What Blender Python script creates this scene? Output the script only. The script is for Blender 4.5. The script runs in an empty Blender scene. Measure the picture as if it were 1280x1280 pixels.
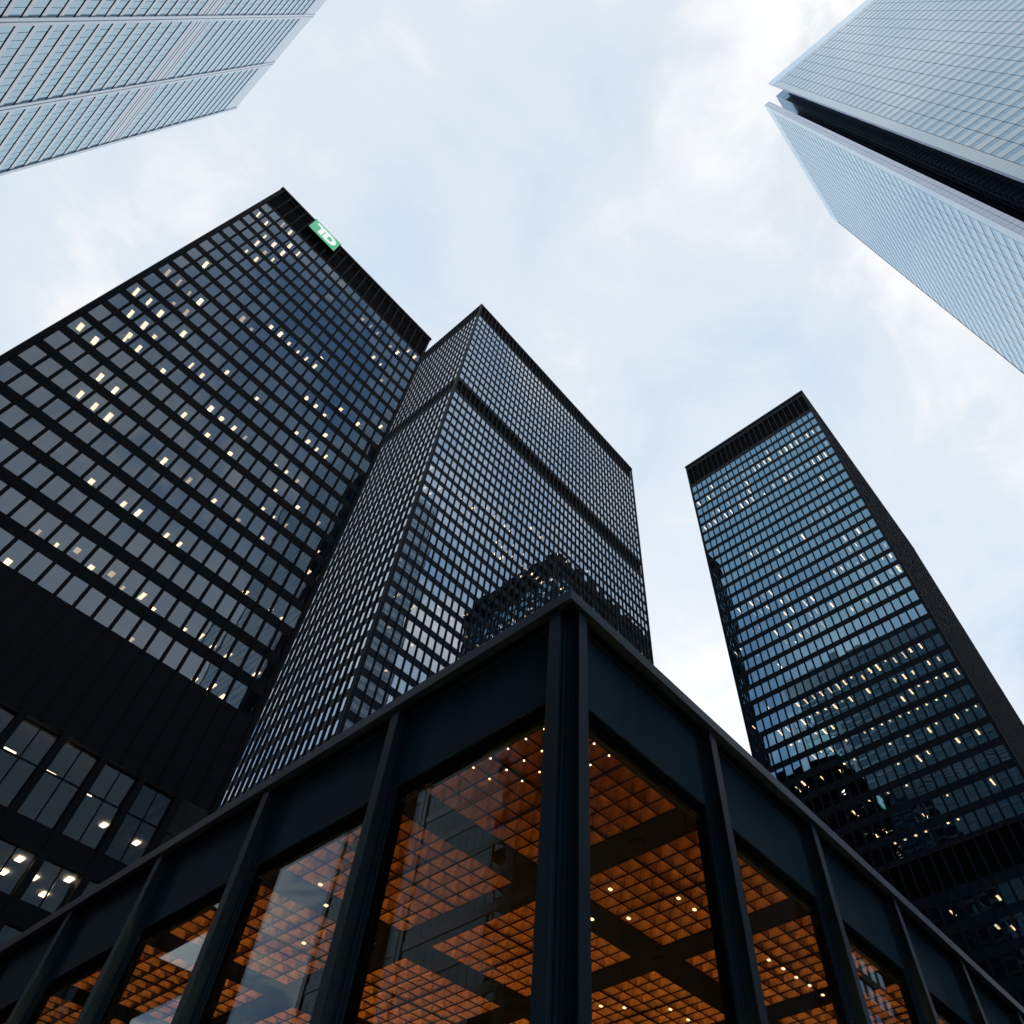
import bpy, bmesh, math, random
from mathutils import Matrix, Vector

random.seed(11)
scene = bpy.context.scene
C = scene.collection
EYE = 1.6                      # the photographer's eye height; heights below are given above the eye

# ------------------------------------------------------------------ camera
cam_data = bpy.data.cameras.new('camera')
cam = bpy.data.objects.new('camera', cam_data)
C.objects.link(cam)
RIGHT = Vector((0.636122, -0.771565, 0.005982))
DOWN = Vector((0.642367, 0.525277, -0.558076))
FWD = Vector((0.427450, 0.358847, 0.829769))
m = Matrix.Identity(4)
for i in range(3):
    m[i][0] = RIGHT[i]; m[i][1] = -DOWN[i]; m[i][2] = -FWD[i]
m[2][3] = EYE
cam.matrix_world = m
FPX = 910.156
cam_data.sensor_width = 36.0
cam_data.sensor_fit = 'HORIZONTAL'
cam_data.lens = FPX * 36.0 / 1280.0
cam_data.shift_x = -(718.581 - 640) / 1280.0
cam_data.shift_y = (626.646 - 640) / 1280.0
cam_data.clip_start = 0.1
cam_data.clip_end = 20000
scene.camera = cam

# ------------------------------------------------------------------ sky
SUN_EL, SUN_AZ = math.radians(32), math.radians(62)     # azimuth measured from +Y towards +X
world = bpy.data.worlds.new('World'); scene.world = world
world.use_nodes = True
nt = world.node_tree; nt.nodes.clear()
N = nt.nodes.new; L = nt.links.new
out = N('ShaderNodeOutputWorld'); bg = N('ShaderNodeBackground'); bg.inputs['Strength'].default_value = 0.1
sky = N('ShaderNodeTexSky'); sky.sky_type = 'NISHITA'; sky.sun_disc = False
sky.sun_elevation = SUN_EL; sky.sun_rotation = SUN_AZ
sky.air_density = 1.0; sky.dust_density = 2.0; sky.ozone_density = 1.5
tc = N('ShaderNodeTexCoord'); sep = N('ShaderNodeSeparateXYZ'); L(tc.outputs['Generated'], sep.inputs[0])
zc = N('ShaderNodeMath'); zc.operation = 'MAXIMUM'; zc.inputs[1].default_value = 0.12; L(sep.outputs['Z'], zc.inputs[0])
dv = N('ShaderNodeVectorMath'); dv.operation = 'DIVIDE'
cmb = N('ShaderNodeCombineXYZ')
for k in range(3): L(zc.outputs[0], cmb.inputs[k])
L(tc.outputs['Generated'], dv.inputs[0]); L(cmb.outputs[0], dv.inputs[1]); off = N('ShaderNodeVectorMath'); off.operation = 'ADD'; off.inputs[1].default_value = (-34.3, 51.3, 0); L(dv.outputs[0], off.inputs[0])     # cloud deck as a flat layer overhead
n1 = N('ShaderNodeTexNoise'); n1.inputs['Scale'].default_value = 1.6; n1.inputs['Detail'].default_value = 7; n1.inputs['Roughness'].default_value = 0.52; n1.inputs['Distortion'].default_value = 0.35
L(off.outputs[0], n1.inputs['Vector'])
n2 = N('ShaderNodeTexNoise'); n2.inputs['Scale'].default_value = 4.2; n2.inputs['Detail'].default_value = 8; n2.inputs['Roughness'].default_value = 0.6; n2.inputs['Distortion'].default_value = 0.6
L(off.outputs[0], n2.inputs['Vector'])
mx = N('ShaderNodeMath'); mx.operation = 'MULTIPLY_ADD'; mx.inputs[1].default_value = 0.45
L(n2.outputs['Fac'], mx.inputs[0])
mh = N('ShaderNodeMath'); mh.operation = 'MULTIPLY'; mh.inputs[1].default_value = 0.55; L(n1.outputs['Fac'], mh.inputs[0]); L(mh.outputs[0], mx.inputs[2])
rmp = N('ShaderNodeValToRGB'); L(mx.outputs[0], rmp.inputs[0])          # thin even veil of cloud
rmp.color_ramp.interpolation = 'EASE'
el = rmp.color_ramp.elements
el[0].position = 0.36; el[0].color = (7.0, 8.2, 9.5, 1)
el[1].position = 0.66; el[1].color = (10.6, 10.6, 10.6, 1)
e = el.new(0.50); e.color = (8.0, 8.9, 9.8, 1)
rmb = N('ShaderNodeValToRGB'); L(mx.outputs[0], rmb.inputs[0])          # broken cloud with blue gaps
rmb.color_ramp.interpolation = 'EASE'
el = rmb.color_ramp.elements
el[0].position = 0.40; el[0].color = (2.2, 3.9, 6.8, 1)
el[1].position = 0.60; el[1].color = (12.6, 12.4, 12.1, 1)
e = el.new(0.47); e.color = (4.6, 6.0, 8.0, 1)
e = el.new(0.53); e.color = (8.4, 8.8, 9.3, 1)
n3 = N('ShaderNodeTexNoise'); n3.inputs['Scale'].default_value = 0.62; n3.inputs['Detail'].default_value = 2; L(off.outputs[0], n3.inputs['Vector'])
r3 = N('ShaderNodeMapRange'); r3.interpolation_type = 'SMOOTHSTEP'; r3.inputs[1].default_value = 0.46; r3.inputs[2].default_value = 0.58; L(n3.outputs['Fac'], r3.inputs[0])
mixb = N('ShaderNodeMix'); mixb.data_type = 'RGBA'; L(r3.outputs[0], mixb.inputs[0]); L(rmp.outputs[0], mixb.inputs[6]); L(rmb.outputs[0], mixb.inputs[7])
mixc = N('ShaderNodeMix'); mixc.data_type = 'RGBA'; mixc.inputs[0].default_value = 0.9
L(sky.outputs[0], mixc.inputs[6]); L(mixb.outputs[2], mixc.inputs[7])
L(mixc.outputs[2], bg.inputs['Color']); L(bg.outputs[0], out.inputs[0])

# ------------------------------------------------------------------ sun (overcast)
sd = bpy.data.lights.new('sun', 'SUN'); so = bpy.data.objects.new('sun', sd); C.objects.link(so)
sd.energy = 0.5; sd.angle = math.radians(20); sd.color = (1.0, 0.95, 0.88)
sdir = Vector((math.sin(SUN_AZ) * math.cos(SUN_EL), math.cos(SUN_AZ) * math.cos(SUN_EL), math.sin(SUN_EL)))
so.rotation_euler = sdir.to_track_quat('Z', 'Y').to_euler()
so.location = sdir * 400

# ------------------------------------------------------------------ exposure, render
scene.view_settings.view_transform = 'Standard'; scene.view_settings.look = 'None'
scene.view_settings.gamma = 1; scene.view_settings.exposure = 0; scene.view_settings.use_curve_mapping = False
scene.render.engine = 'CYCLES'
scene.render.resolution_x = 1024; scene.render.resolution_y = 1024
scene.cycles.max_bounces = 6; scene.cycles.glossy_bounces = 4; scene.cycles.diffuse_bounces = 2
scene.cycles.transparent_max_bounces = 10; scene.cycles.transmission_bounces = 4
scene.cycles.caustics_reflective = False; scene.cycles.caustics_refractive = False
scene.cycles.sample_clamp_indirect = 4

# ------------------------------------------------------------------ materials
def newmat(name):
    mt = bpy.data.materials.new(name); mt.use_nodes = True
    t = mt.node_tree; t.nodes.clear()
    o = t.nodes.new('ShaderNodeOutputMaterial')
    return mt, t, o

def painted(name, col, rough=0.5, var=0.25, scale=3.0, spec=0.5, bump=0.02, metallic=0.0, streak=False):
    mt, t, o = newmat(name); n = t.nodes.new; l = t.links.new
    b = n('ShaderNodeBsdfPrincipled'); l(b.outputs[0], o.inputs[0])
    c = n('ShaderNodeTexCoord'); ns = n('ShaderNodeTexNoise'); ns.inputs['Scale'].default_value = scale; ns.inputs['Detail'].default_value = 6
    if streak:
        mp = n('ShaderNodeMapping'); mp.inputs['Scale'].default_value = (1, 1, 0.12); l(c.outputs['Object'], mp.inputs[0]); l(mp.outputs[0], ns.inputs['Vector'])
    else:
        l(c.outputs['Object'], ns.inputs['Vector'])
    r = n('ShaderNodeValToRGB'); l(ns.outputs['Fac'], r.inputs[0])
    r.color_ramp.elements[0].position = .3; r.color_ramp.elements[1].position = .7
    r.color_ramp.elements[0].color = tuple(v * (1 - var) for v in col) + (1,)
    r.color_ramp.elements[1].color = tuple(v * (1 + var) for v in col) + (1,)
    l(r.outputs[0], b.inputs['Base Color'])
    rr = n('ShaderNodeMapRange'); l(ns.outputs['Fac'], rr.inputs[0]); rr.inputs[3].default_value = rough - .08; rr.inputs[4].default_value = rough + .1
    l(rr.outputs[0], b.inputs['Roughness'])
    b.inputs['Metallic'].default_value = metallic; b.inputs['Specular IOR Level'].default_value = spec
    if bump:
        bp = n('ShaderNodeBump'); bp.inputs['Strength'].default_value = bump; bp.inputs['Distance'].default_value = .02; l(ns.outputs['Fac'], bp.inputs['Height']); l(bp.outputs[0], b.inputs['Normal'])
    return mt

def schlick(t, r0, power=5, normal=None):
    """reflectance of a pane: r0 head on, rising to 1 along the glass"""
    n = t.nodes.new; l = t.links.new
    lw = n('ShaderNodeLayerWeight'); lw.inputs['Blend'].default_value = 0.5
    if normal: l(normal, lw.inputs['Normal'])
    p = n('ShaderNodeMath'); p.operation = 'POWER'; p.inputs[1].default_value = power; l(lw.outputs['Facing'], p.inputs[0])
    f = n('ShaderNodeMath'); f.operation = 'MULTIPLY_ADD'; f.inputs[1].default_value = 1 - r0; f.inputs[2].default_value = r0; l(p.outputs[0], f.inputs[0])
    return f.outputs[0]

def glass(name, r0, tint=(1, 1, 1), through=(.3, .3, .3), wave=0.15, wscale=0.5, opaque=None, rough=0.0, dist=0.01, power=5):
    """flat glazing: mirror reflection by angle over either the view through or a dark coated back"""
    mt, t, o = newmat(name); n = t.nodes.new; l = t.links.new
    c = n('ShaderNodeTexCoord'); ns = n('ShaderNodeTexNoise'); ns.inputs['Scale'].default_value = wscale; ns.inputs['Detail'].default_value = 1.5
    g = n('ShaderNodeNewGeometry'); l(g.outputs['Position'], ns.inputs['Vector'])
    bp = n('ShaderNodeBump'); bp.inputs['Strength'].default_value = wave; bp.inputs['Distance'].default_value = dist; l(ns.outputs['Fac'], bp.inputs['Height'])
    gl = n('ShaderNodeBsdfGlossy'); gl.inputs['Color'].default_value = tint + (1,); gl.inputs['Roughness'].default_value = rough; l(bp.outputs[0], gl.inputs['Normal'])
    if opaque: tr = n('ShaderNodeBsdfDiffuse'); tr.inputs[0].default_value = opaque + (1,)
    else: tr = n('ShaderNodeBsdfTransparent'); tr.inputs[0].default_value = through + (1,)
    mixn = n('ShaderNodeMixShader'); l(schlick(t, r0, power), mixn.inputs[0]); l(tr.outputs[0], mixn.inputs[1]); l(gl.outputs[0], mixn.inputs[2])
    l(mixn.outputs[0], o.inputs[0])
    return mt

def lamp_mat(name, col, strength):
    mt, t, o = newmat(name); e = t.nodes.new('ShaderNodeEmission'); e.inputs[0].default_value = col + (1,); e.inputs[1].default_value = strength
    t.links.new(e.outputs[0], o.inputs[0]); mt.cycles.emission_sampling = 'NONE'; return mt

M = {}
M['steel'] = painted('black_painted_steel', (.0050, .0078, .0108), .55, .25, 1.3, .05)
M['steel_skytint'] = painted('black_steel_sky_tint', (.0065, .0165, .028), .5, .25, 1.3, .09)  # same black steel, with the blue of reflected sky put into the base colour
M['steel_pav'] = painted('black_painted_steel_pavilion', (.0085, .0215, .034), .42, .28, 1.6, .12, .03, streak=True)
M['panel'] = painted('black_steel_plate', (.0098, .0265, .042), .55, .30, 1.4, .06, .05, streak=True)
M['louvre'] = painted('black_louvre', (.0028, .0034, .004), .7, .2, 2, .03)
M['soffit'] = painted('matt_black_soffit', (.0012, .0012, .0013), .8, .2, 2, .0)
M['frame'] = painted('black_window_frame', (.0022, .0030, .0040), .6, .2, 2, .0)
M['blind'] = painted('pale_roller_blind', (.62, .60, .55), .8, .08, 3, .2)
M['ceil'] = painted('office_ceiling', (.45, .44, .42), .8, .06, 2, .2)
M['core'] = painted('office_core', (.04, .037, .034), .8, .3, .4, .2)
M['glass_sign_tower'] = glass('grey_office_glass', .155, (.74, .87, 1.0), (.34, .33, .31), .7, .35)
M['glass_tall'] = glass('silver_bronze_glass', .42, (.84, .92, 1.0), (.26, .25, .23), .6, .3, power=3)
M['glass_blue'] = glass('blue_grey_glass', .34, (.42, .74, 1.0), (.34, .33, .31), .7, .3)
M['glass_lobby'] = glass('clear_lobby_glass', .032, (.62, .85, 1.0), (.5, .48, .45), .6, .35)
M['glass_pav'] = glass('clear_plate_glass', .035, (.72, .90, 1.0), (.84, .81, .76), .15, .25)
M['bank_spandrel'] = glass('white_fritted_glass', .03, (.84, .94, 1.0), wave=1.0, wscale=.15, opaque=(.014, .022, .03), power=1.3)
M['bank_window'] = glass('blue_vision_glass', .03, (.62, .83, 1.0), wave=1.0, wscale=.3, opaque=(.008, .016, .026), power=1.55)
M['bank_parapet'] = glass('parapet_glass', .30, (.88, .96, 1.0), (.70, .80, .88), .1)
M['bank_dark'] = glass('dark_recess_glass', .05, (.6, .78, 1.0), wave=.5, wscale=.6, opaque=(.028, .052, .078), rough=.05, power=3)
M['bank_joint'] = painted('dark_joint', (.045, .07, .095), .6, .1, 2)
M['slot_metal'] = painted('slot_metal', (.05, .075, .10), .5, .1, 2)
M['coping'] = painted('black_coping_steel', (.0105, .026, .042), .38, .3, 1.6, .2, .03, streak=True)
M['bank_return'] = glass('pale_return_glass', .40, (.84, .88, 1.0), wave=.2, opaque=(.10, .12, .17), power=3)
M['stainless'] = glass('brushed_stainless_steel', .03, (.92, .96, 1.0), wave=.2, wscale=.2, opaque=(.022, .028, .034), rough=.2, power=1.4)
M['steel_glass'] = glass('silver_blue_glass', .02, (.72, .91, 1.0), wave=1.0, wscale=.4, opaque=(.008, .018, .026), power=1.4)
M['seam'] = painted('dark_seam', (.06, .09, .115), .6, .1, 2)
M['tube'] = lamp_mat('fluorescent_panel', (1.0, .84, .60), 14.0)
M['tube_warm'] = lamp_mat('warm_fluorescent_panel', (1.0, .72, .42), 26.0)
M['tube_dim'] = lamp_mat('dim_fluorescent_panel', (1.0, .78, .52), 5.0)
M['bulb'] = lamp_mat('warm_bulb', (1.0, .72, .40), 6.0)
M['spot'] = lamp_mat('ceiling_spot', (1.0, .74, .42), 3.0)
M['concrete'] = painted('granite_paving', (.16, .155, .15), .75, .2, .8, .3)
M['travertine'] = painted('pale_stone_floor', (.58, .47, .35), .5, .1, .8, .3)
M['asphalt'] = painted('asphalt', (.05, .05, .052), .85, .25, 1.5, .3)
M['line'] = painted('road_paint', (.7, .68, .6), .7, .1, 4)
M['gridbar_and_shade'] = painted('bronze_grid_and_cell_shade', (.0015, .001, .0008), .6, .1, 5, .0)
M['green'] = None

# ------------------------------------------------------------------ mesh helpers
FACES = [(0, 3, 2, 1), (4, 5, 6, 7), (0, 1, 5, 4), (1, 2, 6, 5), (2, 3, 7, 6), (3, 0, 4, 7)]
def box_verts(x0, x1, y0, y1, z0, z1):
    return [(x0, y0, z0), (x1, y0, z0), (x1, y1, z0), (x0, y1, z0), (x0, y0, z1), (x1, y0, z1), (x1, y1, z1), (x0, y1, z1)]
def mesh_of(name, boxes, mat, mat2=None):
    vs, fs = [], []
    for b in boxes:
        k = len(vs); vs += box_verts(*b)
        fs += [tuple(i + k for i in f) for f in FACES]
    me = bpy.data.meshes.new(name); me.from_pydata(vs, [], fs); me.materials.append(mat)
    if mat2:
        me.materials.append(mat2)
        for i, p in enumerate(me.polygons):
            if i % 6 == 0: p.material_index = 1            # undersides
    me.update(); return me
def link(name, me, parent=None, loc=(0, 0, 0), kind=None):
    o = bpy.data.objects.new(name, me); C.objects.link(o); o.location = loc
    if parent is not None: o.parent = parent
    if kind: o['kind'] = kind
    return o
def obox(name, b, mat, parent=None, kind=None, mat2=None):
    cx, cy, cz = (b[0] + b[1]) / 2, (b[2] + b[3]) / 2, b[4]
    me = mesh_of(name, [(b[0] - cx, b[1] - cx, b[2] - cy, b[3] - cy, 0, b[5] - cz)], mat, mat2)
    p = parent.location if parent is not None else Vector((0, 0, 0))
    return link(name, me, parent, Vector((cx, cy, cz)) - p, kind)
def thing(name, label, cat, loc, group=None):
    o = bpy.data.objects.new(name, None); C.objects.link(o); o.location = loc
    o.empty_display_size = 1
    o['label'] = label; o['category'] = cat
    if group: o['group'] = group
    return o
def px(P):
    d = Vector(P) - Vector((0, 0, EYE)); w = d.dot(FWD)
    if w < .1: return None
    return (d.dot(RIGHT) / w * FPX + 718.58, d.dot(DOWN) / w * FPX + 626.65)
def shown(quad):
    """picture area of a flat piece (0 when out of the frame)"""
    q = [px(p) for p in quad]
    if any(v is None for v in q): return 0
    cx = sum(v[0] for v in q) / 4; cy = sum(v[1] for v in q) / 4
    if not (-15 < cx < 1295 and -15 < cy < 1295): return 0
    a = 0
    for i in range(4): a += q[i][0] * q[(i + 1) % 4][1] - q[(i + 1) % 4][0] * q[i][1]
    return abs(a) / 2

class Face:
    """one side of a building: axis 'x' or 'y', plane coordinate c, outward sign s"""
    def __init__(self, axis, c, s): self.axis, self.c, self.s = axis, c, s
    def box(self, u0, u1, d0, d1, z0, z1):
        a, b = sorted((self.c + self.s * d0, self.c + self.s * d1))
        return (a, b, u0, u1, z0, z1) if self.axis == 'x' else (u0, u1, a, b, z0, z1)
    def quad(self, u0, u1, d, z0, z1):
        c = self.c + self.s * d
        return [(c, u, z) if self.axis == 'x' else (u, c, z) for u, z in ((u0, z0), (u1, z0), (u1, z1), (u0, z1))]

def pane_mesh(face, w, h, t, mat, tilt):
    """a thin pane about its own centre, leaning by a hair as real glazing does"""
    b = face.box(-w / 2, w / 2, 0, -t, -h / 2, h / 2)
    sh = face.c
    b = (b[0] - sh, b[1] - sh) + b[2:] if face.axis == 'x' else b[:2] + (b[2] - sh, b[3] - sh) + b[4:]
    vs = []
    for v in box_verts(*b):
        v = list(v); u = v[1] if face.axis == 'x' else v[0]
        v[0 if face.axis == 'x' else 1] += tilt[0] * u + tilt[1] * v[2]
        vs.append(v)
    me = bpy.data.meshes.new('pane'); me.from_pydata(vs, [], FACES); me.materials.append(mat); me.update()
    return me

def place_panes(root, name, recs, mat, tilt=.0028, limit=300, t=.02):
    """recs: (face, uc, zc, w, h, depth). The ones that show largest become parts, the rest one part."""
    order = sorted(recs, key=lambda r: -shown(r[0].quad(r[1] - r[3] / 2, r[1] + r[3] / 2, r[5], r[2] - r[4] / 2, r[2] + r[4] / 2)))
    cache = {}
    rest = []
    for i, (f, uc, zc, w, h, d) in enumerate(order):
        key = (f.axis, f.s, round(w, 3), round(h, 3), random.randrange(12))
        if key not in cache:
            cache[key] = pane_mesh(f, w, h, t, mat, (random.gauss(0, tilt), random.gauss(0, tilt)))
        c = f.c + f.s * d
        P = Vector((c, uc, zc)) if f.axis == 'x' else Vector((uc, c, zc))
        if i < limit: link(name, cache[key], root, P - root.location)
        else: rest.append((P, cache[key]))
    if rest:
        vs, fs = [], []
        for P, me in rest:
            k = len(vs); vs += [tuple(v.co + P - root.location) for v in me.vertices]
            fs += [tuple(i + k for i in f) for f in FACES]
        me = bpy.data.meshes.new(name + '_field'); me.from_pydata(vs, [], fs); me.materials.append(mat); me.update()
        link(name + '_field', me, root, kind='stuff')

# ------------------------------------------------------------------ ground
g = obox('ground', (-3000, 3000, -3000, 3000, -.5, 0), M['concrete']); g['kind'] = 'structure'
r1 = obox('road', (-400, 600, -21, -6, 0.0, .004), M['asphalt']); r1['kind'] = 'structure'
r2 = obox('road', (-24, -8, -600, 600, 0.0, .008), M['asphalt']); r2['kind'] = 'structure'

# lit ceiling panels: storey from the top, bay from the left end, metres behind the glass
LIGHTS_SIGN = "0,2,0.7 0,3,0.7 0,20,1 0,21,1 1,0,0.7 1,1,0.7 1,4,0.7 1,5,0.7 1,14,1 1,15,0.9 1,16,1 1,18,1.1 1,19,1 2,2,0.8 2,3,0.8 2,4,0.8 3,2,0.8 3,3,0.9 3,4,0.8 3,17,1.2 3,18,1.1 4,2,0.8 4,3,0.9 4,19,1.2 6,13,1.2 7,1,0.9 7,8,1.1 7,9,1 7,9,1.2 7,10,1.2 7,11,1.2 7,12,1.2 7,13,1.2 7,21,1.3 8,6,1 8,6,1.1 8,7,1.2 8,7,1.3 8,17,1.4 8,19,1.4 9,0,1 9,1,1 9,2,1.1 9,3,1 9,14,1.4 9,14,1.5 9,15,1.5 9,16,1.5 10,2,1.1 10,3,1.1 10,17,1.5 11,0,1 11,1,0.9 11,2,1.2 11,4,1.2 11,8,1.6 11,11,1.4 11,15,1.6 11,16,1.6 11,17,1.6 11,18,1.6 12,1,1.2 12,2,1.2 12,3,1 12,3,1.2 12,6,1.4 12,7,1.6 13,2,0.7 13,2,1.3 13,3,1.3 13,5,1.4 13,9,1.5 13,10,1.6 13,11,1.6 13,12,1.7 13,15,1.8 13,16,1.8 13,17,1.8 14,0,1 14,1,1.2 14,8,1.6 14,10,1.7 14,12,1.8 14,16,1.9 14,18,1.9 14,20,1.9 15,3,1.4 15,4,1.4 15,16,2 15,17,2 15,18,2 15,21,2 16,3,1.4 16,4,1.5 16,5,1.5 16,9,1.7 16,11,1.9 16,13,1.9 16,15,2.1 16,17,2.1 16,21,2.1 18,7,2.1 18,9,2.3 18,10,1.9 18,12,2.4 18,13,2.3 18,18,2.4 18,20,2.4 18,21,2.4 20,7,2.7 20,8,2.7 20,9,1.8 20,10,2.8 20,11,1.9 20,12,2.8 20,13,2.1 20,14,2.8 20,16,2.8 20,17,2.3 20,18,2.8 20,19,2.5 20,21,2.5 20,21,2.7 21,7,3 21,14,3 21,18,3 21,19,2.5 21,20,3"
LIGHTS_TALL = "17,13,0.9 17,28,1 17,30,0.9 17,32,0.9 18,9,0.6 18,14,0.8 18,16,0.8 18,19,1 18,21,0.8 18,25,0.9 18,27,0.9 20,3,0.7 20,8,0.8 20,10,0.9 20,12,0.9 20,14,0.9 20,15,0.9 21,0,0.7 21,6,0.8 21,8,0.8 21,16,0.9 21,18,0.9 21,24,0.9 21,26,0.8 21,27,0.1 21,28,0.1 21,31,0.1 21,37,0.1 22,0,0.6 22,2,0.7 22,13,0.8 22,14,0.9 22,15,0.8 22,16,0.9 22,18,0.8 22,19,0.9 22,20,0.9 22,21,0.9 22,22,0.8 23,0,0.6 23,1,0.7 23,7,0.6 23,13,0.9 23,14,0.6 23,18,0.8 23,22,0.3 23,23,0.2 25,20,0.6 26,19,0.2 27,17,0.2 29,0,0.6 29,10,0.7 30,6,0.2 30,8,0.4 30,11,1.6 30,13,0.2 31,1,0.7 31,3,0.6 33,1,0.2 33,4,0.3 35,2,0.4"
LIGHTS_RIGHT = "1,4,0.7 1,9,0.8 1,12,0.8 1,14,0.9 1,17,0.8 1,20,0.8 2,0,0.5 2,1,0.6 2,2,0.6 2,3,0.5 2,4,0.5 2,5,0.6 2,6,0.5 2,7,0.6 2,9,0.7 2,10,0.6 2,11,0.7 2,12,0.8 2,13,0.8 2,14,0.7 2,16,0.7 2,17,0.8 2,18,0.9 2,20,0.9 2,21,0.8 2,23,0.8 3,14,0.9 3,15,1 4,0,0.6 4,1,0.8 4,7,0.7 4,9,0.6 4,14,1 4,15,0.7 4,16,0.8 4,18,0.8 4,20,1 4,21,1 5,1,0.9 5,2,0.8 5,3,0.8 5,4,0.8 5,5,0.8 5,6,0.9 5,7,0.7 5,8,0.8 5,10,0.8 5,12,0.9 5,14,0.9 5,15,0.8 5,16,0.9 5,18,0.7 5,19,0.8 5,20,0.9 5,21,0.8 5,22,0.7 5,23,1 7,3,1 10,4,1 10,5,0.9 10,7,1.1 10,16,1.4 10,17,1.2 11,9,1.3 11,11,1.2 11,13,1.2 13,2,1 13,4,0.9 13,14,1.2 14,3,0.6 14,4,0.9 14,16,0.6 14,17,0.7 14,18,0.9 14,19,0.9 14,21,1.1 15,0,1 15,3,0.7 15,4,0.7 15,5,1 15,6,1 15,7,1 15,11,0.8 15,14,0.8 15,15,1.1 15,17,0.7 15,18,0.6 15,19,0.6 16,0,0.5 16,1,0.4 16,4,0.8 16,11,0.9 16,12,0.9 16,14,0.9 16,15,1 16,19,1.4 16,20,1.4 17,0,0.5 17,1,0.5 17,3,1.2 17,9,0.7 17,10,0.8 17,11,0.9 17,12,1 17,15,0.5 17,17,0.9 17,22,0.3 17,23,0.9 18,2,0.5 18,5,0.8 18,7,1 18,11,0.7 18,12,0.5 18,13,0.9 18,14,0.9 18,15,0.9 18,16,0.6 18,20,0.3 19,18,1.9 21,21,2.1 22,2,0.8 22,3,0.5 22,4,0.6 22,5,1.2 22,6,0.4 22,7,0.6 22,8,0.5 22,9,1.6 22,10,0.4 22,11,0.7 22,12,0.6 22,13,0.6 22,14,0.8 22,15,0.7 22,16,0.8 22,17,0.7 22,23,1.2 23,1,1.1 23,2,0.9 23,3,1 23,4,1.4 23,5,1.4 23,6,1.2 23,7,0.3 23,8,0.3 23,9,0.8 23,11,0.7 23,12,0.3 23,13,0.8 23,14,0.4 23,15,0.3 23,16,0.4 23,17,0.8 23,19,0.6 23,20,0.7 24,0,0.5 24,1,0.5 24,2,0.3 24,3,0.3 24,4,0.3 24,5,0.6 24,6,1.6 24,8,0.3 24,9,0.8 24,12,0.3 24,14,0.6 24,15,0.5 24,16,0.3 24,17,0.6 24,18,0.4 24,19,0.3 25,2,0.3 25,3,0.3 25,4,0.3 25,5,0.4 25,6,0.4 25,7,0.3 25,8,0.3 25,9,0.3 25,10,0.3 25,11,0.4 25,12,0.3 25,13,0.3 25,15,0.5 25,16,0.3 25,17,0.5 26,0,0.4 26,1,0.4 26,2,0.7 26,4,0.4 26,5,1.2 26,7,0.4 26,9,0.4 26,13,0.4 26,14,0.4 26,15,1.8 26,17,1.6 26,19,0.5 26,19,1.6 26,20,1.6 27,1,0.5 27,3,0.6 27,6,0.7 27,7,1.1 27,9,0.4 28,9,0.4 28,11,0.4 28,13,0.4 28,14,2 28,15,2 29,2,1.4 29,6,0.4 29,9,3 29,13,3 29,14,3 30,6,0.4 30,7,0.4 30,9,0.4 30,10,0.4 30,11,0.4 30,12,0.4 31,6,3 31,10,3 32,6,3 32,7,1.6 33,6,2.7"

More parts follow.
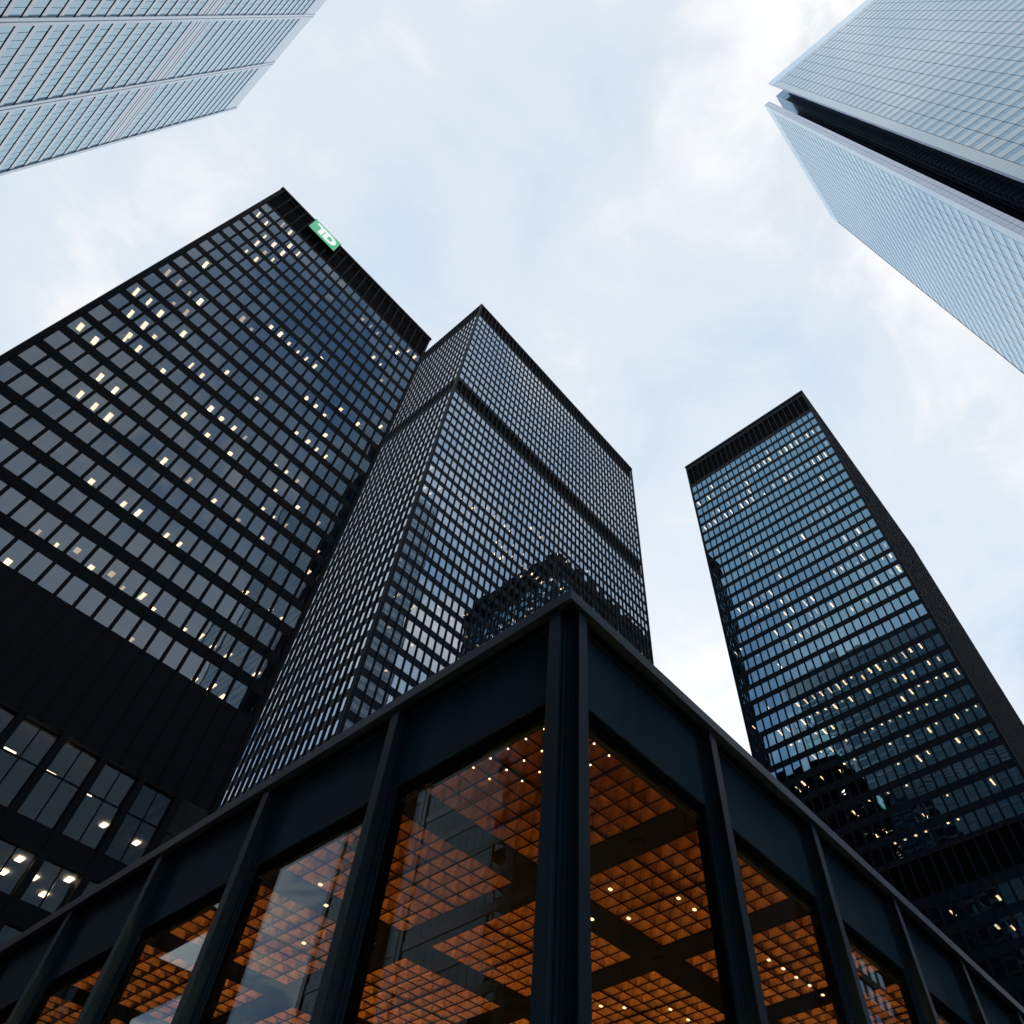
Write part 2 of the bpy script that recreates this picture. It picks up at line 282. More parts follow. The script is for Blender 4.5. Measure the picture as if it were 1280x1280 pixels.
# ------------------------------------------------------------------ black steel office towers
def black_tower(label, foot, ztop, faces, rows, wh, bands, gmat, lights, lface, lamp_size, zbase=0, extra=None, group='black steel office towers', corner=.5, gd=.18, tilt=.009, nblind=70, steel='steel', tubes=('tube', 'tube', 'tube_warm', 'tube_dim')):
    """foot = x0,x1,y0,y1 at the outer flange plane; rows = window centre heights; bands = louvre storeys (z0,z1)"""
    x0, x1, y0, y1 = foot
    root = thing('office_tower', label, 'tower', ((x0 + x1) / 2, (y0 + y1) / 2, 0), group)
    R0 = root.location
    GD = gd                                              # glass line behind the flange line
    ins = lambda d: (x0 + d, x1 - d, y0 + d, y1 - d)
    obox('core', ins(7) + (0, ztop - 1), M['core'], root)
    # storeys: a slab with its steel spandrel edge between one row of windows and the next
    edges = sorted([(c - wh / 2, c + wh / 2) for c in rows])
    slabs = []
    prev = zbase
    for a, b in edges:
        slabs.append((prev, a)); prev = b
    slabs.append((prev, ztop))
    cache = {}
    for a, b in slabs:
        cut = [(p, q) for p, q in bands if p >= a - .01 and q <= b + .01]
        segs = []
        if cut:
            p, q = cut[0]; segs = [(a, p), (q, b)]
            obox('louvre_storey', ins(GD + .30) + (p - .02, q + .02), M['louvre'], root)
        else: segs = [(a, b)]
        for s0, s1 in segs:
            if s1 - s0 < .05: continue
            key = round(s1 - s0, 3)
            if key not in cache:
                hx, hy = (x1 - x0) / 2 - GD + .025, (y1 - y0) / 2 - GD + .025
                cache[key] = mesh_of('floor_slab', [(-hx, hx, -hy, hy, 0, s1 - s0)], M[steel], M['ceil'])
            link('floor_slab', cache[key], root, (0, 0, s0))
    # parapet rim and corner covers
    for b in ((x0 - .05, x1 + .05, y0 - .05, y0 + .35), (x0 - .05, x1 + .05, y1 - .35, y1 + .05), (x0 - .05, x0 + .35, y0 + .352, y1 - .352), (x1 - .35, x1 + .05, y0 + .352, y1 - .352)):
        obox('parapet', b + (ztop - .55, ztop + .12), M[steel], root)
    for cx, cy in ((x0, y0), (x1, y0), (x0, y1), (x1, y1)):
        sx = 1 if cx == x0 else -1; sy = 1 if cy == y0 else -1
        xs = sorted((cx + .06 * sx, cx + corner * sx)); ys = sorted((cy + .06 * sy, cy + corner * sy))
        obox('corner_column', (xs[0], xs[1], ys[0], ys[1], zbase, ztop - .56), M[steel], root)
    # mullions and glazing of each side
    panes = []
    for f, g0, pitch, nc, glazed in faces:
        prof = []
        for u0, u1, d0, d1 in ((-.085, .085, 0, -.025), (-.02, .02, -.025, -GD + .06), (-.15, .15, -GD + .06, -GD + .015)):
            b = f.box(u0, u1, d0, d1, zbase, ztop - .56)
            prof.append((b[0] - f.c, b[1] - f.c) + b[2:] if f.axis == 'x' else b[:2] + (b[2] - f.c, b[3] - f.c) + b[4:])
        me = mesh_of('mullion', prof, M[steel])
        for k in range(nc + 1):
            u = g0 + k * pitch
            P = Vector((f.c, u, 0)) if f.axis == 'x' else Vector((u, f.c, 0))
            link('mullion', me, root, P - R0)
        if glazed:
            for c in rows:
                for k in range(nc):
                    if extra and extra(f, k, c): continue
                    panes.append((f, g0 + (k + .5) * pitch, c, pitch - .30, wh + .02, -GD))
    place_panes(root, 'window', panes, gmat, tilt)
    # roller blinds drawn to different heights behind some of the panes
    f, g0, pitch = lface
    bc = {}
    for i in range(nblind):
        c = random.choice(rows[:31]); k = random.randrange(int(((x1 - x0) if f.axis == 'y' else (y1 - y0)) / pitch) - 1)
        hgt = random.choice((.5, .8, 1.1, 1.5, 2.0))
        if hgt not in bc:
            b = f.box(-pitch / 2 + .17, pitch / 2 - .17, -GD - .09, -GD - .10, -hgt, 0)
            bc[hgt] = mesh_of('blind', [(b[0] - f.c, b[1] - f.c) + b[2:] if f.axis == 'x' else b[:2] + (b[2] - f.c, b[3] - f.c) + b[4:]], M['blind'])
        u = g0 + (k + .5) * pitch; z = c + wh / 2 - .01
        link('blind', bc[hgt], root, (Vector((f.c, u, z)) if f.axis == 'x' else Vector((u, f.c, z))) - R0)
    # lit fluorescent panels in the office ceilings
    f, g0, pitch = lface
    lm = {}
    for tok in lights.split():
        k, col, dep = tok.split(','); k = int(k); col = int(col); dep = float(dep)
        u = g0 + (col + .5) * pitch + random.uniform(-.12, .12)
        ln = random.choice(lamp_size[1])
        if dep < .5: ln = .4
        lw = lamp_size[0] * random.choice((.7, 1, 1, 1.25)); lmat = random.choice(tubes)
        if steel == 'steel_skytint' and k < 19 and random.random() < .5: lmat = 'tube_dim'
        key = (lw, ln, lmat)
        if key not in lm:
            b = f.box(-lw / 2, lw / 2, -ln / 2, ln / 2, -.035, -.004)
            b = (b[0] - f.c, b[1] - f.c) + b[2:] if f.axis == 'x' else b[:2] + (b[2] - f.c, b[3] - f.c) + b[4:]
            lm[key] = mesh_of('ceiling_light', [b], M[lmat])
        dd = max(dep, ln / 2 + .12)
        c = f.c - f.s * (GD + dd)
        P = Vector((c, u, rows[k] + wh / 2)) if f.axis == 'x' else Vector((u, c, rows[k] + wh / 2))
        link('ceiling_light', lm[key], root, P - R0)
    return root

Z = EYE
# the tower with the green sign
fL = Face('y', 54.63, -1)
rowsL = [Z + 121.6 - 3.72 * k for k in range(22)]
gL, pL = -12.374, 1.548
zlow = Z + 42.2
tower_sign = black_tower('black tower with the green sign on its louvred crown, filling the left side', (-12.95, 22.05, 54.63, 86.0), Z + 132.2,
    [(fL, gL, pL, 22, True)], rowsL, 2.45, [(Z + 123.6, Z + 131.3)], M['glass_sign_tower'], LIGHTS_SIGN, (fL, gL, pL), (.34, (.7, 1.0, 1.2)), zbase=zlow - 9.0)
# its lower storeys: a blank louvred storey, then tall lobby windows in pairs
RS = tower_sign.location
obox('base_wall', (-14.8, 21.35, 67.0, 85.6, 0, zlow - 9.02), M['core'], tower_sign)
for z0, z1, nm in ((Z + 25.9, Z + 27.45, 'band'), (Z + 21.9, Z + 23.15, 'band'), (Z + 16.0, Z + 17.3, 'band'), (0, 5.0, 'band')):
    obox('spandrel', (-14.9, 21.45, 54.9, 67.0, z0, z1), M['steel'], tower_sign, mat2=M['ceil'])
lob = []
u = -12.374 + .48
mulb = mesh_of('lobby_mullion', [(-.26, .26, -.15, .45, 0, zlow - 9.0 - 5.0)], M['steel'])
mulc = mesh_of('lobby_glazing_bar', [(-.05, .05, .24, .34, 0, zlow - 9.0 - 5.0)], M['steel'])
k = 0
while u + 3.09 < 21.6:
    link('lobby_mullion', mulb, tower_sign, Vector((u, 54.93, 5.0)) - RS)
    link('lobby_glazing_bar', mulc, tower_sign, Vector((u + 1.545, 54.93, 5.0)) - RS)
    for z0, z1 in ((Z + 30.72, Z + 33.2), (Z + 27.45, Z + 30.62), (Z + 23.15, Z + 25.9), (Z + 17.3, Z + 21.9), (5.0, Z + 16)):
        for j in range(2):
            lob.append((fL, u + .26 + .66 + j * 1.34 - .02 * j, (z0 + z1) / 2, 1.26, z1 - z0, -.58))
    u += 3.09
link('lobby_mullion', mulb, tower_sign, Vector((u, 54.93, 5.0)) - RS)
obox('podium_wall', (-14.8, -12.99, 54.7, 85.6, zlow - 9.0, zlow + 1.5), M['steel'], tower_sign)
obox('transom', (-12.2, 21.3, 55.17, 55.27, Z + 30.62, Z + 30.72), M['steel'], tower_sign)
place_panes(tower_sign, 'lobby_window', lob, M['glass_lobby'])
# lobby ceilings with their light panels
for z0 in (Z + 33.25, Z + 25.95, Z + 21.95):
    pass
for (x, zz, w) in ((7.5, 30.94, .8), (10.4, 30.85, .8), (13.3, 30.72, .55)):
    obox('strip_light', (x - w / 2, x + w / 2, 55.4, 55.5, Z + zz - .06, Z + zz + .03), M['tube'], tower_sign)
for (x, y, zc) in ((14.2, 62.6, 33.15), (17.3, 62.6, 33.15), (20.3, 62.8, 33.15), (14.1, 65.0, 33.15), (9.6, 63.0, 33.15), (12.1, 56.5, 25.85), (13.8, 57.9, 25.85), (15.3, 59.4, 25.85), (15.4, 56.3, 25.85), (12.2, 58.8, 25.85), (10.1, 57.4, 25.85), (11.0, 60.2, 25.85)):
    obox('ceiling_light', (x - .2, x + .2, y - .33, y + .33, Z + zc - .06, Z + zc), M['tube'], tower_sign)

# the tallest black tower in the middle
fMx = Face('x', 37.15, -1); fMy = Face('y', 68.12, -1)
rowsM = [Z + 162.8 + 3.6 * k for k in range(11, -1, -1)] + [Z + 152.2 - 3.6 * k for k in range(38)]
tower_tall = black_tower('tall black tower in the centre with a dark louvred belt below its crown', (37.15, 111.25, 68.12, 105.8), Z + 212.0,
    [(fMy, 37.71, 1.52, 48, True), (fMx, 68.68, 1.52, 24, True)], rowsM, 2.2, [(Z + 204.4, Z + 211.2), (Z + 155.2, Z + 160.2)], M['glass_tall'], LIGHTS_TALL, (fMy, 37.71, 1.52), (.42, (.8, 1.1)), steel='steel_skytint', gd=.225, tilt=.005, nblind=40)

# the black tower on the right
fRx = Face('x', 101.32, -1); fRy = Face('y', 7.38, -1); fRn = Face('y', 44.66, 1)
rowsR = [Z + 163.5 - 3.57 * k for k in range(31)] + [Z + 47.0 - 3.57 * k for k in range(11)]
tower_right = black_tower('black tower standing alone at the right with rows of lit blue windows', (101.32, 169.2, 7.38, 44.66), Z + 176.0,
    [(fRx, 7.87, 1.513, 24, True), (fRy, 101.9, 1.523, 44, True), (fRn, 101.9, 1.523, 44, True)], rowsR, 2.4, [(Z + 166.3, Z + 173.9), (Z + 49.6, Z + 54.6)], M['glass_blue'], LIGHTS_RIGHT, (fRx, 7.87, 1.513), (.24, (1.1, 1.4, 1.8)), steel='steel_skytint', tubes=('tube_warm', 'tube_warm', 'tube_warm', 'tube'), tilt=.004)

# ------------------------------------------------------------------ the green bank sign
def sign_mat(name, col, e):
    mt, t, o = newmat(name); n = t.nodes.new
    b = n('ShaderNodeBsdfPrincipled'); b.inputs['Base Color'].default_value = col + (1,); b.inputs['Roughness'].default_value = .35
    b.inputs['Emission Color'].default_value = col + (1,); b.inputs['Emission Strength'].default_value = e
    t.links.new(b.outputs[0], o.inputs[0]); return mt
SG = sign_mat('green_sign_face', (.07, .42, .20), .75); SW = sign_mat('white_sign_letters', (.85, .88, .86), .75)
sx0, sx1, sz0, sz1 = -5.9, -.53, Z + 127.4, Z + 131.95
sg = thing('bank_sign', 'green illuminated sign with white letters TD at the top of the left tower', 'sign', ((sx0 + sx1) / 2, 54.2, sz0))
obox('casing', (sx0 - .12, sx1 + .12, 54.24, 54.62, sz0 - .12, sz1 + .12), M['steel'], sg)
pn = obox('panel', (sx0, sx1, 54.18, 54.238, sz0, sz1), SG, sg)
def extrude(name, polys, y0, y1, mat, parent):
    bm = bmesh.new()
    for poly in polys:
        a = [bm.verts.new((x, y0, z)) for x, z in poly]; b = [bm.verts.new((x, y1, z)) for x, z in poly]
        bm.faces.new(a); bm.faces.new(b[::-1]); nn = len(a)
        for i in range(nn): bm.faces.new((a[i], b[i], b[(i + 1) % nn], a[(i + 1) % nn]))
    bmesh.ops.recalc_face_normals(bm, faces=bm.faces)
    me = bpy.data.meshes.new(name); bm.to_mesh(me); bm.free(); me.materials.append(mat)
    return link(name, me, parent, -parent.location - (parent.parent.location if parent.parent else Vector((0, 0, 0))))
W_, H_ = sx1 - sx0, sz1 - sz0
uv = lambda pts: [(sx0 + u * W_, sz0 + v * H_) for u, v in pts]
extrude('letter_t', [uv([(.12, .70), (.50, .70), (.50, .84), (.12, .84)]), uv([(.29, .16), (.43, .16), (.43, .70), (.29, .70)])], 54.10, 54.178, SW, pn)
def arc(cx, cz, rx, rz, a0, a1, n): return [(cx + rx * math.cos(a0 + (a1 - a0) * i / n), cz + rz * math.sin(a0 + (a1 - a0) * i / n)) for i in range(n + 1)]
oa = arc(.66, .50, .25, .34, -math.pi / 2, math.pi / 2, 12); ia = arc(.66, .50, .115, .19, -math.pi / 2, math.pi / 2, 12)
dpol = [uv([(.47, .16), (.60, .16), (.60, .70), (.47, .70)]), uv([(.505, .70), (.60, .70), (.60, .84), (.505, .84)]), uv([(.60, .16), (.66, .16), (.66, .31), (.60, .31)]), uv([(.60, .69), (.66, .69), (.66, .84), (.60, .84)])]
for i in range(12): dpol.append(uv([oa[i], oa[i + 1], ia[i + 1], ia[i]]))
extrude('letter_d', dpol, 54.10, 54.178, SW, pn)

# ------------------------------------------------------------------ pale glass tower with notched corner (upper right)
HG = Z + 275.0
gx1, gy1, gx2, gy2 = 54.26, -35.2, 58.8, -30.9
gt = thing('glass_tower', 'pale glass tower with a dark recessed corner slot at the upper right', 'tower', (80, -58, 0))
GL = gt.location
obox('dark_corner', (57.63, 104.0, -82.0, -34.42, 0, Z + 268), M['bank_dark'], gt)
# storey lines and uprights of the dark slot
ln = []
for k in range(146):
    z = Z + 268 - 1.85 * k
    if z < 2: break
    ln.append((57.618, 57.63, -38.0, -34.42, z - .09, z + .09)); ln.append((57.63, 66.2, -34.42, -34.408, z - .09, z + .09))
mb = mesh_of('slot_rail', [(a - GL.x, b - GL.x, c - GL.y, d - GL.y, e_, f_) for a, b, c, d, e_, f_ in ln], M['slot_metal'])
link('slot_rails', mb, gt, kind='stuff')
for k in range(7):
    obox('slot_upright', (58.6 + k * 1.15, 58.7 + k * 1.15, -34.42, -34.40, 0, Z + 268), M['slot_metal'], gt)
f1 = Face('x', gx1, -1); f2 = Face('y', gy2, 1)
obox('backing', (gx1 + .05, gx1 + .5, -82.6, gy1 - .03, 0, Z + 268), M['bank_joint'], gt)
obox('backing', (gx2 + .03, 105.0, gy2 - .5, gy2 - .05, 0, Z + 268), M['bank_joint'], gt)
obox('infill', (gx1 + .5, 57.63, -82.5, -37.9, 0, Z + 268), M['bank_joint'], gt)
obox('infill', (66.5, 104.9, -34.42, gy2 - .5, 0, Z + 268), M['bank_joint'], gt)
obox('podium', (53.9, 105.3, -82.7, -30.5, 0, 72), M['core'], gt)
spn, win, edge = [], [], []
FH = 3.7; PG = 2.9
for f, start, sgn, length in ((f1, gy1, -1, 47.4), (f2, gx2, 1, 46.2)):
    ncol = int((length - 1.9) / PG)
    nf = int((Z + 266) / FH)
    for k in range(nf):
        zt = Z + 266 - k * FH
        if zt < 76: break
        c = start + sgn * .98
        for j in range(3): edge.append((f, c, zt - (j + .5) * FH / 3, 1.86, FH / 3 - .03, 0))
        for i in range(ncol):
            uc = start + sgn * (1.96 + (i + .5) * PG)
            spn.append((f, uc, zt - 1.05, PG - .09, 2.04, 0))
            for j in (-1, 1): win.append((f, uc + j * (PG - .09) / 4, zt - 2.1 - .8, (PG - .15) / 2, 1.5, -.03))
place_panes(gt, 'spandrel_panel', spn, M['bank_spandrel'], .0012, t=.03)
place_panes(gt, 'window', win, M['bank_window'], .0016)
place_panes(gt, 'edge_panel', edge, M['bank_spandrel'], .0008)
# glass parapets and the slender returns beside the slot
par = []
for f, start, sgn, length in ((f1, gy1, -1, 47.4), (f2, gx2, 1, 46.2)):
    for i in range(16):
        par.append((f, start + sgn * (1.45 + i * PG), Z + 270.55, PG - .04, 8.9, 0))
place_panes(gt, 'parapet_pane', par, M['bank_parapet'], .0003, t=.04)
fr = Face('x', gx2, -1); fr1 = Face('y', gy1, 1)
ret = []
for k in range(150):
    z = Z + 274 - (k + .5) * 1.85
    if z < 2: break
    ret.append((fr, gy2 - .45, z, .86, 1.79, .0)); ret.append((fr, gy2 - 1.32, z, .78, 1.79, 0))
    if k % 2 == 0: ret.append((fr1, gx1 + .3, z - .9, .55, 3.64, 0))
place_panes(gt, 'return_pane', ret, M['bank_return'], .0008)

# dark office block further along the street: only the glazing of the pavilion mirrors it
blk = thing('office_block', 'dark granite office block further along the street past the pale glass tower', 'building', (152, -55, 0))
obox('wall', (112, 192, -76, -34, 0, 92), M['core'], blk)
fb = Face('y', -34.0, 1)
bl = []
for k in range(23):
    for i in range(26): bl.append((fb, 114.5 + i * 3.0, 6 + k * 3.7, 1.7, 2.0, .03))
place_panes(blk, 'window', bl, M['bank_dark'], limit=0)
for k in range(23): obox('string_course', (112.2, 191.8, -34, -33.8, 7.3 + k * 3.7, 8.2 + k * 3.7), M['core'], blk)

# ------------------------------------------------------------------ stainless steel tower (upper left)
HT = Z + 220.0; tx = -42.04; ty = 84.96
st = thing('steel_tower', 'silver steel and glass tower with vertical ribs at the upper left', 'tower', (tx - 18, 30, 0))
SL = st.location
y_lo = ty - 17.0 - 16.06 * 6
obox('core', (tx - 36, tx - .30, y_lo, ty - .2, 0, HT - .4), M['seam'], st)
ft = Face('x', tx, 1)
bays = [ty - 16.46 - 16.06 * k for k in range(6)]        # pier centre lines
for yc in bays:
    for dy in (-.36, .36):
        obox('pier', (tx - .25, tx + .16, yc + dy - .27, yc + dy + .27, 0, HT - .02), M['stainless'], st)
    obox('pier_joint', (tx - .24, tx + .06, yc - .088, yc + .088, 0, HT - .05), M['stainless'], st)
obox('corner_cover', (tx - .3, tx + .16, ty - .75, ty, 0, HT - .02), M['stainless'], st)
FT = 3.69
tp = []
spans = [(bays[0] + .65, ty - .77)] + [(bays[k + 1] + .65, bays[k] - .65) for k in range(5)]
ztops = []
z = Z + 211.0
while z > 6:
    ztops.append(z); z -= FT
obox('crown', (tx - .28, tx + .02, y_lo, ty - .76, Z + 211.0, HT), M['stainless'], st)
for a, b in spans:
    n = max(1, round((b - a) / 1.345)); w = (b - a) / n
    sm = None
    for zt in ztops:
        mech = abs(zt - (Z + 159.6)) < 1.9 or abs(zt - (Z + 156.0)) < 1.7
        if sm is None: sm = mesh_of('spandrel', [(-.05, .05, a - (a + b) / 2 + .01, b - (a + b) / 2 - .01, 0, 1.0)], M['stainless'])
        link('spandrel', sm, st, Vector((tx - .04, (a + b) / 2, zt - FT + .14)) - SL)
        if mech:
            
            for dz in (1.32, 2.62): link('spandrel', sm, st, Vector((tx - .07, (a + b) / 2, zt - FT + dz)) - SL)
            continue
        for i in range(n):
            tp.append((ft, a + (i + .5) * w, zt - 1.235, w - .075, 2.55, -.07))
place_panes(st, 'window', tp, M['steel_glass'], .0035)

# ------------------------------------------------------------------ the single-storey banking pavilion in front
PX, PY, P = 5.19, 4.46, 3.08                 # corner grid point and module
NB = 15
PE = NB * P
POW = .62
HC = Z + 6.03                                 # ceiling
HR = Z + 7.40                                 # top of coping
pav = thing('bank_pavilion', 'low black steel and glass pavilion with glowing amber coffered ceiling in the foreground', 'pavilion', (PX + PE / 2, PY + PE / 2, 0))
PL = pav.location
fl = obox('floor', (PX, PX + PE, PY, PY + PE, 0.0, .05), M['travertine'], pav)
obox('roof_deck', (PX + .05, PX + PE - .05, PY + .05, PY + PE - .05, HC + .42, HR - .25), M['steel_pav'], pav)
sides = [Face('x', PX, -1), Face('y', PY, -1), Face('x', PX + PE, 1), Face('y', PY + PE, 1)]
starts = [PY, PX, PY, PX]
def local(f, b):
    return (b[0] - f.c, b[1] - f.c) + b[2:] if f.axis == 'x' else b[:2] + (b[2] - f.c, b[3] - f.c) + b[4:]
FL = .27                                      # flange line in front of the grid line
for f, s0 in zip(sides, starts):
    at = lambda u, z=0: (Vector((f.c, u, z)) if f.axis == 'x' else Vector((u, f.c, z))) - PL
    mul = mesh_of('mullion', [local(f, f.box(*q)) for q in (
        (-.085, .085, FL, FL - .025, 0, HR - .185), (-.016, .016, FL - .025, .075, 0, HR - .185), (-.085, .085, .075, .05, 0, HR - .185), (-.13, .13, .05, -.09, 0, HR - .185))], M['steel_pav'])
    pan = mesh_of('fascia_panel', [local(f, f.box(.132, P - .132, .045, -.03, Z + 6.0, HR - .19))], M['panel'])
    head = mesh_of('window_frame', [local(f, f.box(*q)) for q in (
        (.132, P - .132, .012, -.10, Z + 5.90, Z + 5.998), (.19, P - .19, -.02, -.12, Z + 5.82, Z + 5.898), (.132, .19, .012, -.11, .12, Z + 5.898), (P - .19, P - .132, .012, -.11, .12, Z + 5.898), (.132, P - .132, .02, -.12, 0, .118))], M['frame'])
    gls = mesh_of('window_pane', [local(f, f.box(.15, P - .15, -.055, -.075, .06, Z + 5.87))], M['glass_pav'])
    for k in range(NB + 1): link('mullion', mul, pav, at(s0 + k * P))
    for k in range(NB):
        link('fascia_panel', pan, pav, at(s0 + k * P)); fr_ = link('window_frame', head, pav, at(s0 + k * P)); link('window_pane', gls, fr_)
    # coping in lengths with open joints: a channel over a recessed shadow strip
    off = FL + .06
    a0, a1 = (s0 - off, s0 + PE + off)
    if f.axis == 'y': a0 += .0; a1 -= .0
    cuts = [a0] + [s0 + P * (2 * j + 1.62) for j in range(7)] + [a1]
    for j in range(len(cuts) - 1):
        u0, u1 = cuts[j] + (.004 if j else 0), cuts[j + 1] - (.004 if j < len(cuts) - 2 else 0)
        if f.axis == 'y':
            if j == 0: u0 += .032
            if j == len(cuts) - 2: u1 -= .032
        prof = [f.box(u0, u1, off, off - .03, HR - .18, HR), f.box(u0 + (.0 if j else .03), u1, off - .031, off - .36, HR - .021, HR - .001), f.box(u0 + (.0 if j else .03), u1, off - .031, off - .12, HR - .178, HR - .16)]
        link('coping', mesh_of('coping', [(b[0] - PL.x, b[1] - PL.x, b[2] - PL.y, b[3] - PL.y, b[4], b[5]) for b in prof], M['coping']), pav)
    b = f.box(s0 + .04, s0 + PE - .04, .10, -.03, HR - .188, HR - .03)
    obox('shadow_strip', b, M['steel_pav'], pav)
# corner post: dark re-entrant corner between two flanges
for cx, cy, sx, sy in ((PX, PY, 1, 1), (PX + PE, PY, -1, 1), (PX, PY + PE, 1, -1), (PX + PE, PY + PE, -1, -1)):
    xs = sorted((cx - .02 * sx, cx + .12 * sx)); ys = sorted((cy - .02 * sy, cy + .12 * sy))
    obox('corner_post', (xs[0], xs[1], ys[0], ys[1], 0, HR - .19), M['steel_pav'], pav)

# ceiling: black girders on the module lines, amber coffers between
for k in range(1, NB):
    obox('ceiling_girder', (PX + k * P - .308, PX + k * P + .308, PY + .14, PY + PE - .14, HC - .015, HC + .4), M['soffit'], pav)
    obox('ceiling_girder', (PX + .14, PX + PE - .14, PY + k * P - .308, PY + k * P + .308, HC - .012, HC + .4), M['soffit'], pav)
for b in ((PX + .14, PX + .306, PY + .14, PY + PE - .14), (PX + PE - .306, PX + PE - .14, PY + .14, PY + PE - .14), (PX + .307, PX + PE - .307, PY + .14, PY + .306), (PX + .307, PX + PE - .307, PY + PE - .306, PY + PE - .14)):
    obox('ceiling_margin', b + (HC - .009, HC + .4), M['soffit'], pav)
mt, t, o = newmat('amber_coffer'); n = t.nodes.new; l = t.links.new
bs = n('ShaderNodeBsdfPrincipled'); l(bs.outputs[0], o.inputs[0])
c = n('ShaderNodeTexCoord'); mp = n('ShaderNodeMapping'); mp.inputs['Scale'].default_value = (14, 14, 2); l(c.outputs['Object'], mp.inputs[0])
ns = n('ShaderNodeTexNoise'); ns.inputs['Scale'].default_value = 1.6; ns.inputs['Detail'].default_value = 5; l(mp.outputs[0], ns.inputs['Vector'])
rp = n('ShaderNodeValToRGB'); l(ns.outputs['Fac'], rp.inputs[0]); rp.color_ramp.elements[0].position = .3; rp.color_ramp.elements[1].position = .72
rp.color_ramp.elements[0].color = (.27, .115, .034, 1); rp.color_ramp.elements[1].color = (.50, .24, .078, 1)
l(rp.outputs[0], bs.inputs['Base Color']); bs.inputs['Roughness'].default_value = .42; bs.inputs['Metallic'].default_value = .25
M['coffer'] = mt
CP = P / 10.0
def coffer_mesh():
    rings = [(CP / 2, 0), (CP * .45, .08), (CP * .385, .17), (CP * .29, .27)]     # deep cell; the shade of its depth is painted in as a near-black cap
    vs, fs = [], []
    for r, z in rings: vs += [(-r, -r, z), (r, -r, z), (r, r, z), (-r, r, z)]
    for q in range(3):
        for i in range(4):
            j = (i + 1) % 4; fs.append((q * 4 + i, q * 4 + j, q * 4 + 4 + j, q * 4 + 4 + i))
    fs.append((12, 13, 14, 15))
    me = bpy.data.meshes.new('coffer'); me.from_pydata(vs, [], fs); me.materials.append(M['coffer']); me.materials.append(M['gridbar_and_shade']); me.polygons[12].material_index = 1; me.update(); return me
cm = coffer_mesh()
cells = []
for bi in range(NB):
    for bj in range(NB):
        bx, by = PX + bi * P + CP, PY + bj * P + CP
        for i in range(8):
            for j in range(8): cells.append((bx + (i + .5) * CP, by + (j + .5) * CP))
        if bi < 9 and bj < 9:
            bars = []
            for i in range(9):
                hw = .020 if i == 4 else .0085
                if i == 4 or True:
                    bars.append((i * CP - hw, i * CP + hw, 0, 8 * CP, -.012 if i == 4 else -.010, .004))
                    bars.append((0, 8 * CP, i * CP - hw, i * CP + hw, -.009 if i == 4 else -.007, .004))
            if bi == 0 and bj == 0: gm = mesh_of('ceiling_grid', bars, M['gridbar_and_shade'])
            link('ceiling_grid', gm, pav, Vector((bx, by, HC)) - PL)
qd = lambda x, y: [(x - CP / 2, y - CP / 2, HC), (x + CP / 2, y - CP / 2, HC), (x + CP / 2, y + CP / 2, HC), (x - CP / 2, y + CP / 2, HC)]
cells.sort(key=lambda p: -shown(qd(*p)))
for x, y in cells[:300]: link('coffer', cm, pav, Vector((x, y, HC)) - PL)
vs, fs = [], []
for x, y in cells[300:]:
    k = len(vs); vs += [(v.co.x + x - PL.x, v.co.y + y - PL.y, v.co.z + HC) for v in cm.vertices]
    fs += [tuple(i + k for i in p.vertices) for p in cm.polygons]
me = bpy.data.meshes.new('coffer_field'); me.from_pydata(vs, [], fs); me.materials.append(M['coffer']); me.materials.append(M['gridbar_and_shade'])
for i, q in enumerate(me.polygons): q.material_index = 1 if i % 13 == 12 else 0
me.update()
link('coffer_field', me, pav, kind='stuff')
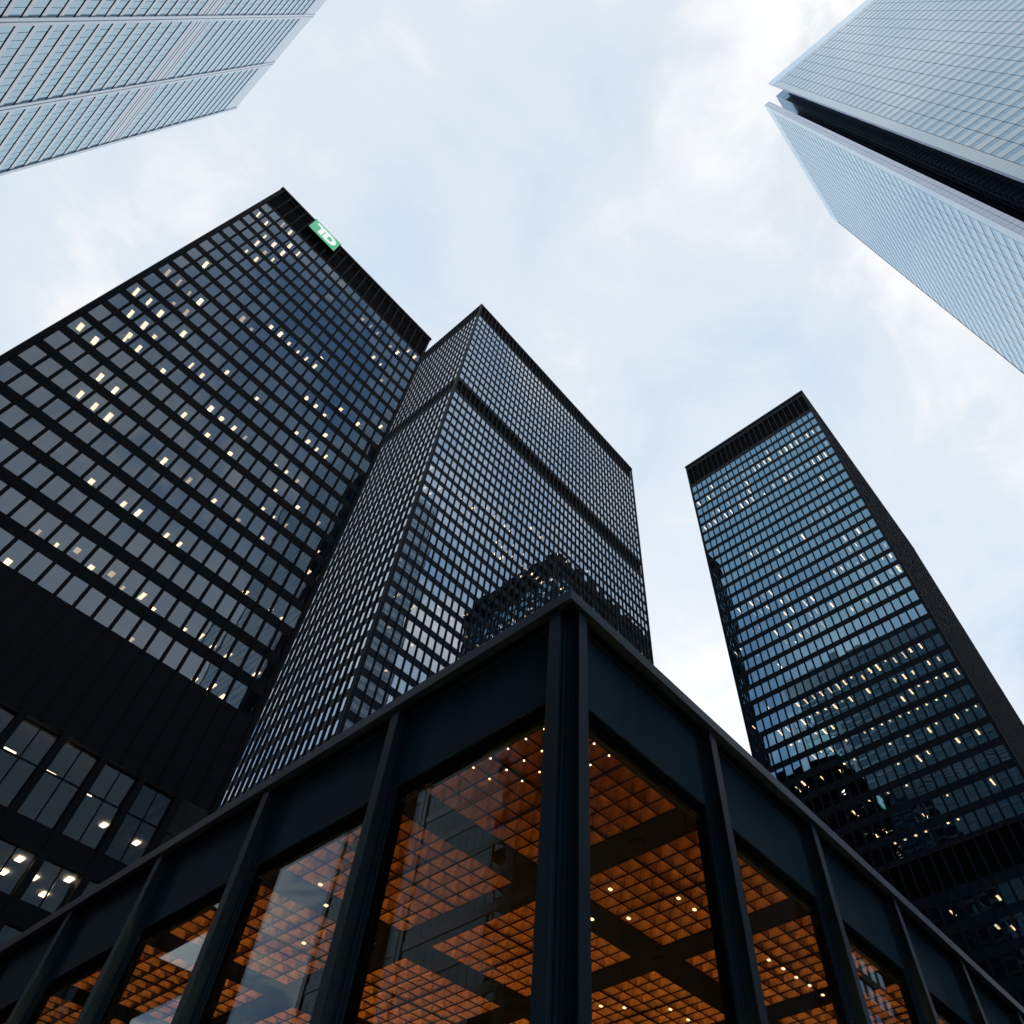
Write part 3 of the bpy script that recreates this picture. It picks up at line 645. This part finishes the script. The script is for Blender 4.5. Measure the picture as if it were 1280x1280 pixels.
# small bulbs at the crossings nearest the corner, and square spots further in
def bulb_mesh():
    bm = bmesh.new(); bmesh.ops.create_icosphere(bm, subdivisions=1, radius=.014)
    me = bpy.data.meshes.new('bulb'); bm.to_mesh(me); bm.free(); me.materials.append(M['bulb']); return me
bme = bulb_mesh()
gx = lambda i: PX + CP + i * CP; gy = lambda j: PY + CP + j * CP
for i, j in ((0, 1), (0, 2), (0, 3), (0, 4), (0, 5), (1, 2), (1, 3), (1, 4), (1, 5), (2, 3), (2, 4), (2, 0), (3, 0), (3, 1)):
    link('bulb', bme, pav, Vector((gx(i), gy(j), HC - .045)) - PL)
spm = mesh_of('ceiling_spot', [(-.03, .03, -.022, .022, -.033, -.014)], M['spot'])
for x, y in ((9.91, 7.09), (9.91, 6.11), (10.35, 6.11), (9.56, 7.57), (12.54, 6.06), (12.97, 6.03), (13.4, 6.02), (13.82, 5.99), (14.3, 5.99), (9.03, 6.78), (12.14, 9.43), (12.47, 9.13), (13.06, 8.5), (13.64, 8.5), (6.11, 10.18), (6.57, 10.6), (7.13, 11.85)):
    link('ceiling_spot', spm, pav, Vector((x, y, HC)) - PL)

# round downlights under the girders: they light the pale floor, which lights the cells from below
bm = bmesh.new(); bmesh.ops.create_cone(bm, cap_ends=True, segments=20, radius1=.10, radius2=.12, depth=.03)
hm = bpy.data.meshes.new('downlight_housing'); bm.to_mesh(hm); bm.free(); hm.materials.append(M['soffit'])
for i, j, pw in ((1, .4, 4600), (.4, 1, 4200), (1, 1, 3200), (.4, 2, 900), (2, .4, 1700), (2, 1, 1000), (1, 2, 800), (2, 2, 500), (3, .4, 1300), (3, 1, 700), (1, 3, 400), (.4, 3, 500), (4, .4, 800), (3, 2, 350), (2, 3, 250), (.4, 4, 300)):
    x, y = PX + i * P, PY + j * P
    hz = link('downlight', hm, pav, Vector((x, y, HC - .031)) - PL)
    ld = bpy.data.lights.new('downlight_lamp', 'AREA'); ld.shape = 'DISK'; ld.size = .18; ld.energy = pw * POW; ld.color = (1.0, .72, .30); ld.spread = math.radians(80)
    lo = bpy.data.objects.new('downlight_lamp', ld); C.objects.link(lo); lo.parent = hz; lo.location = (0, 0, -.02)
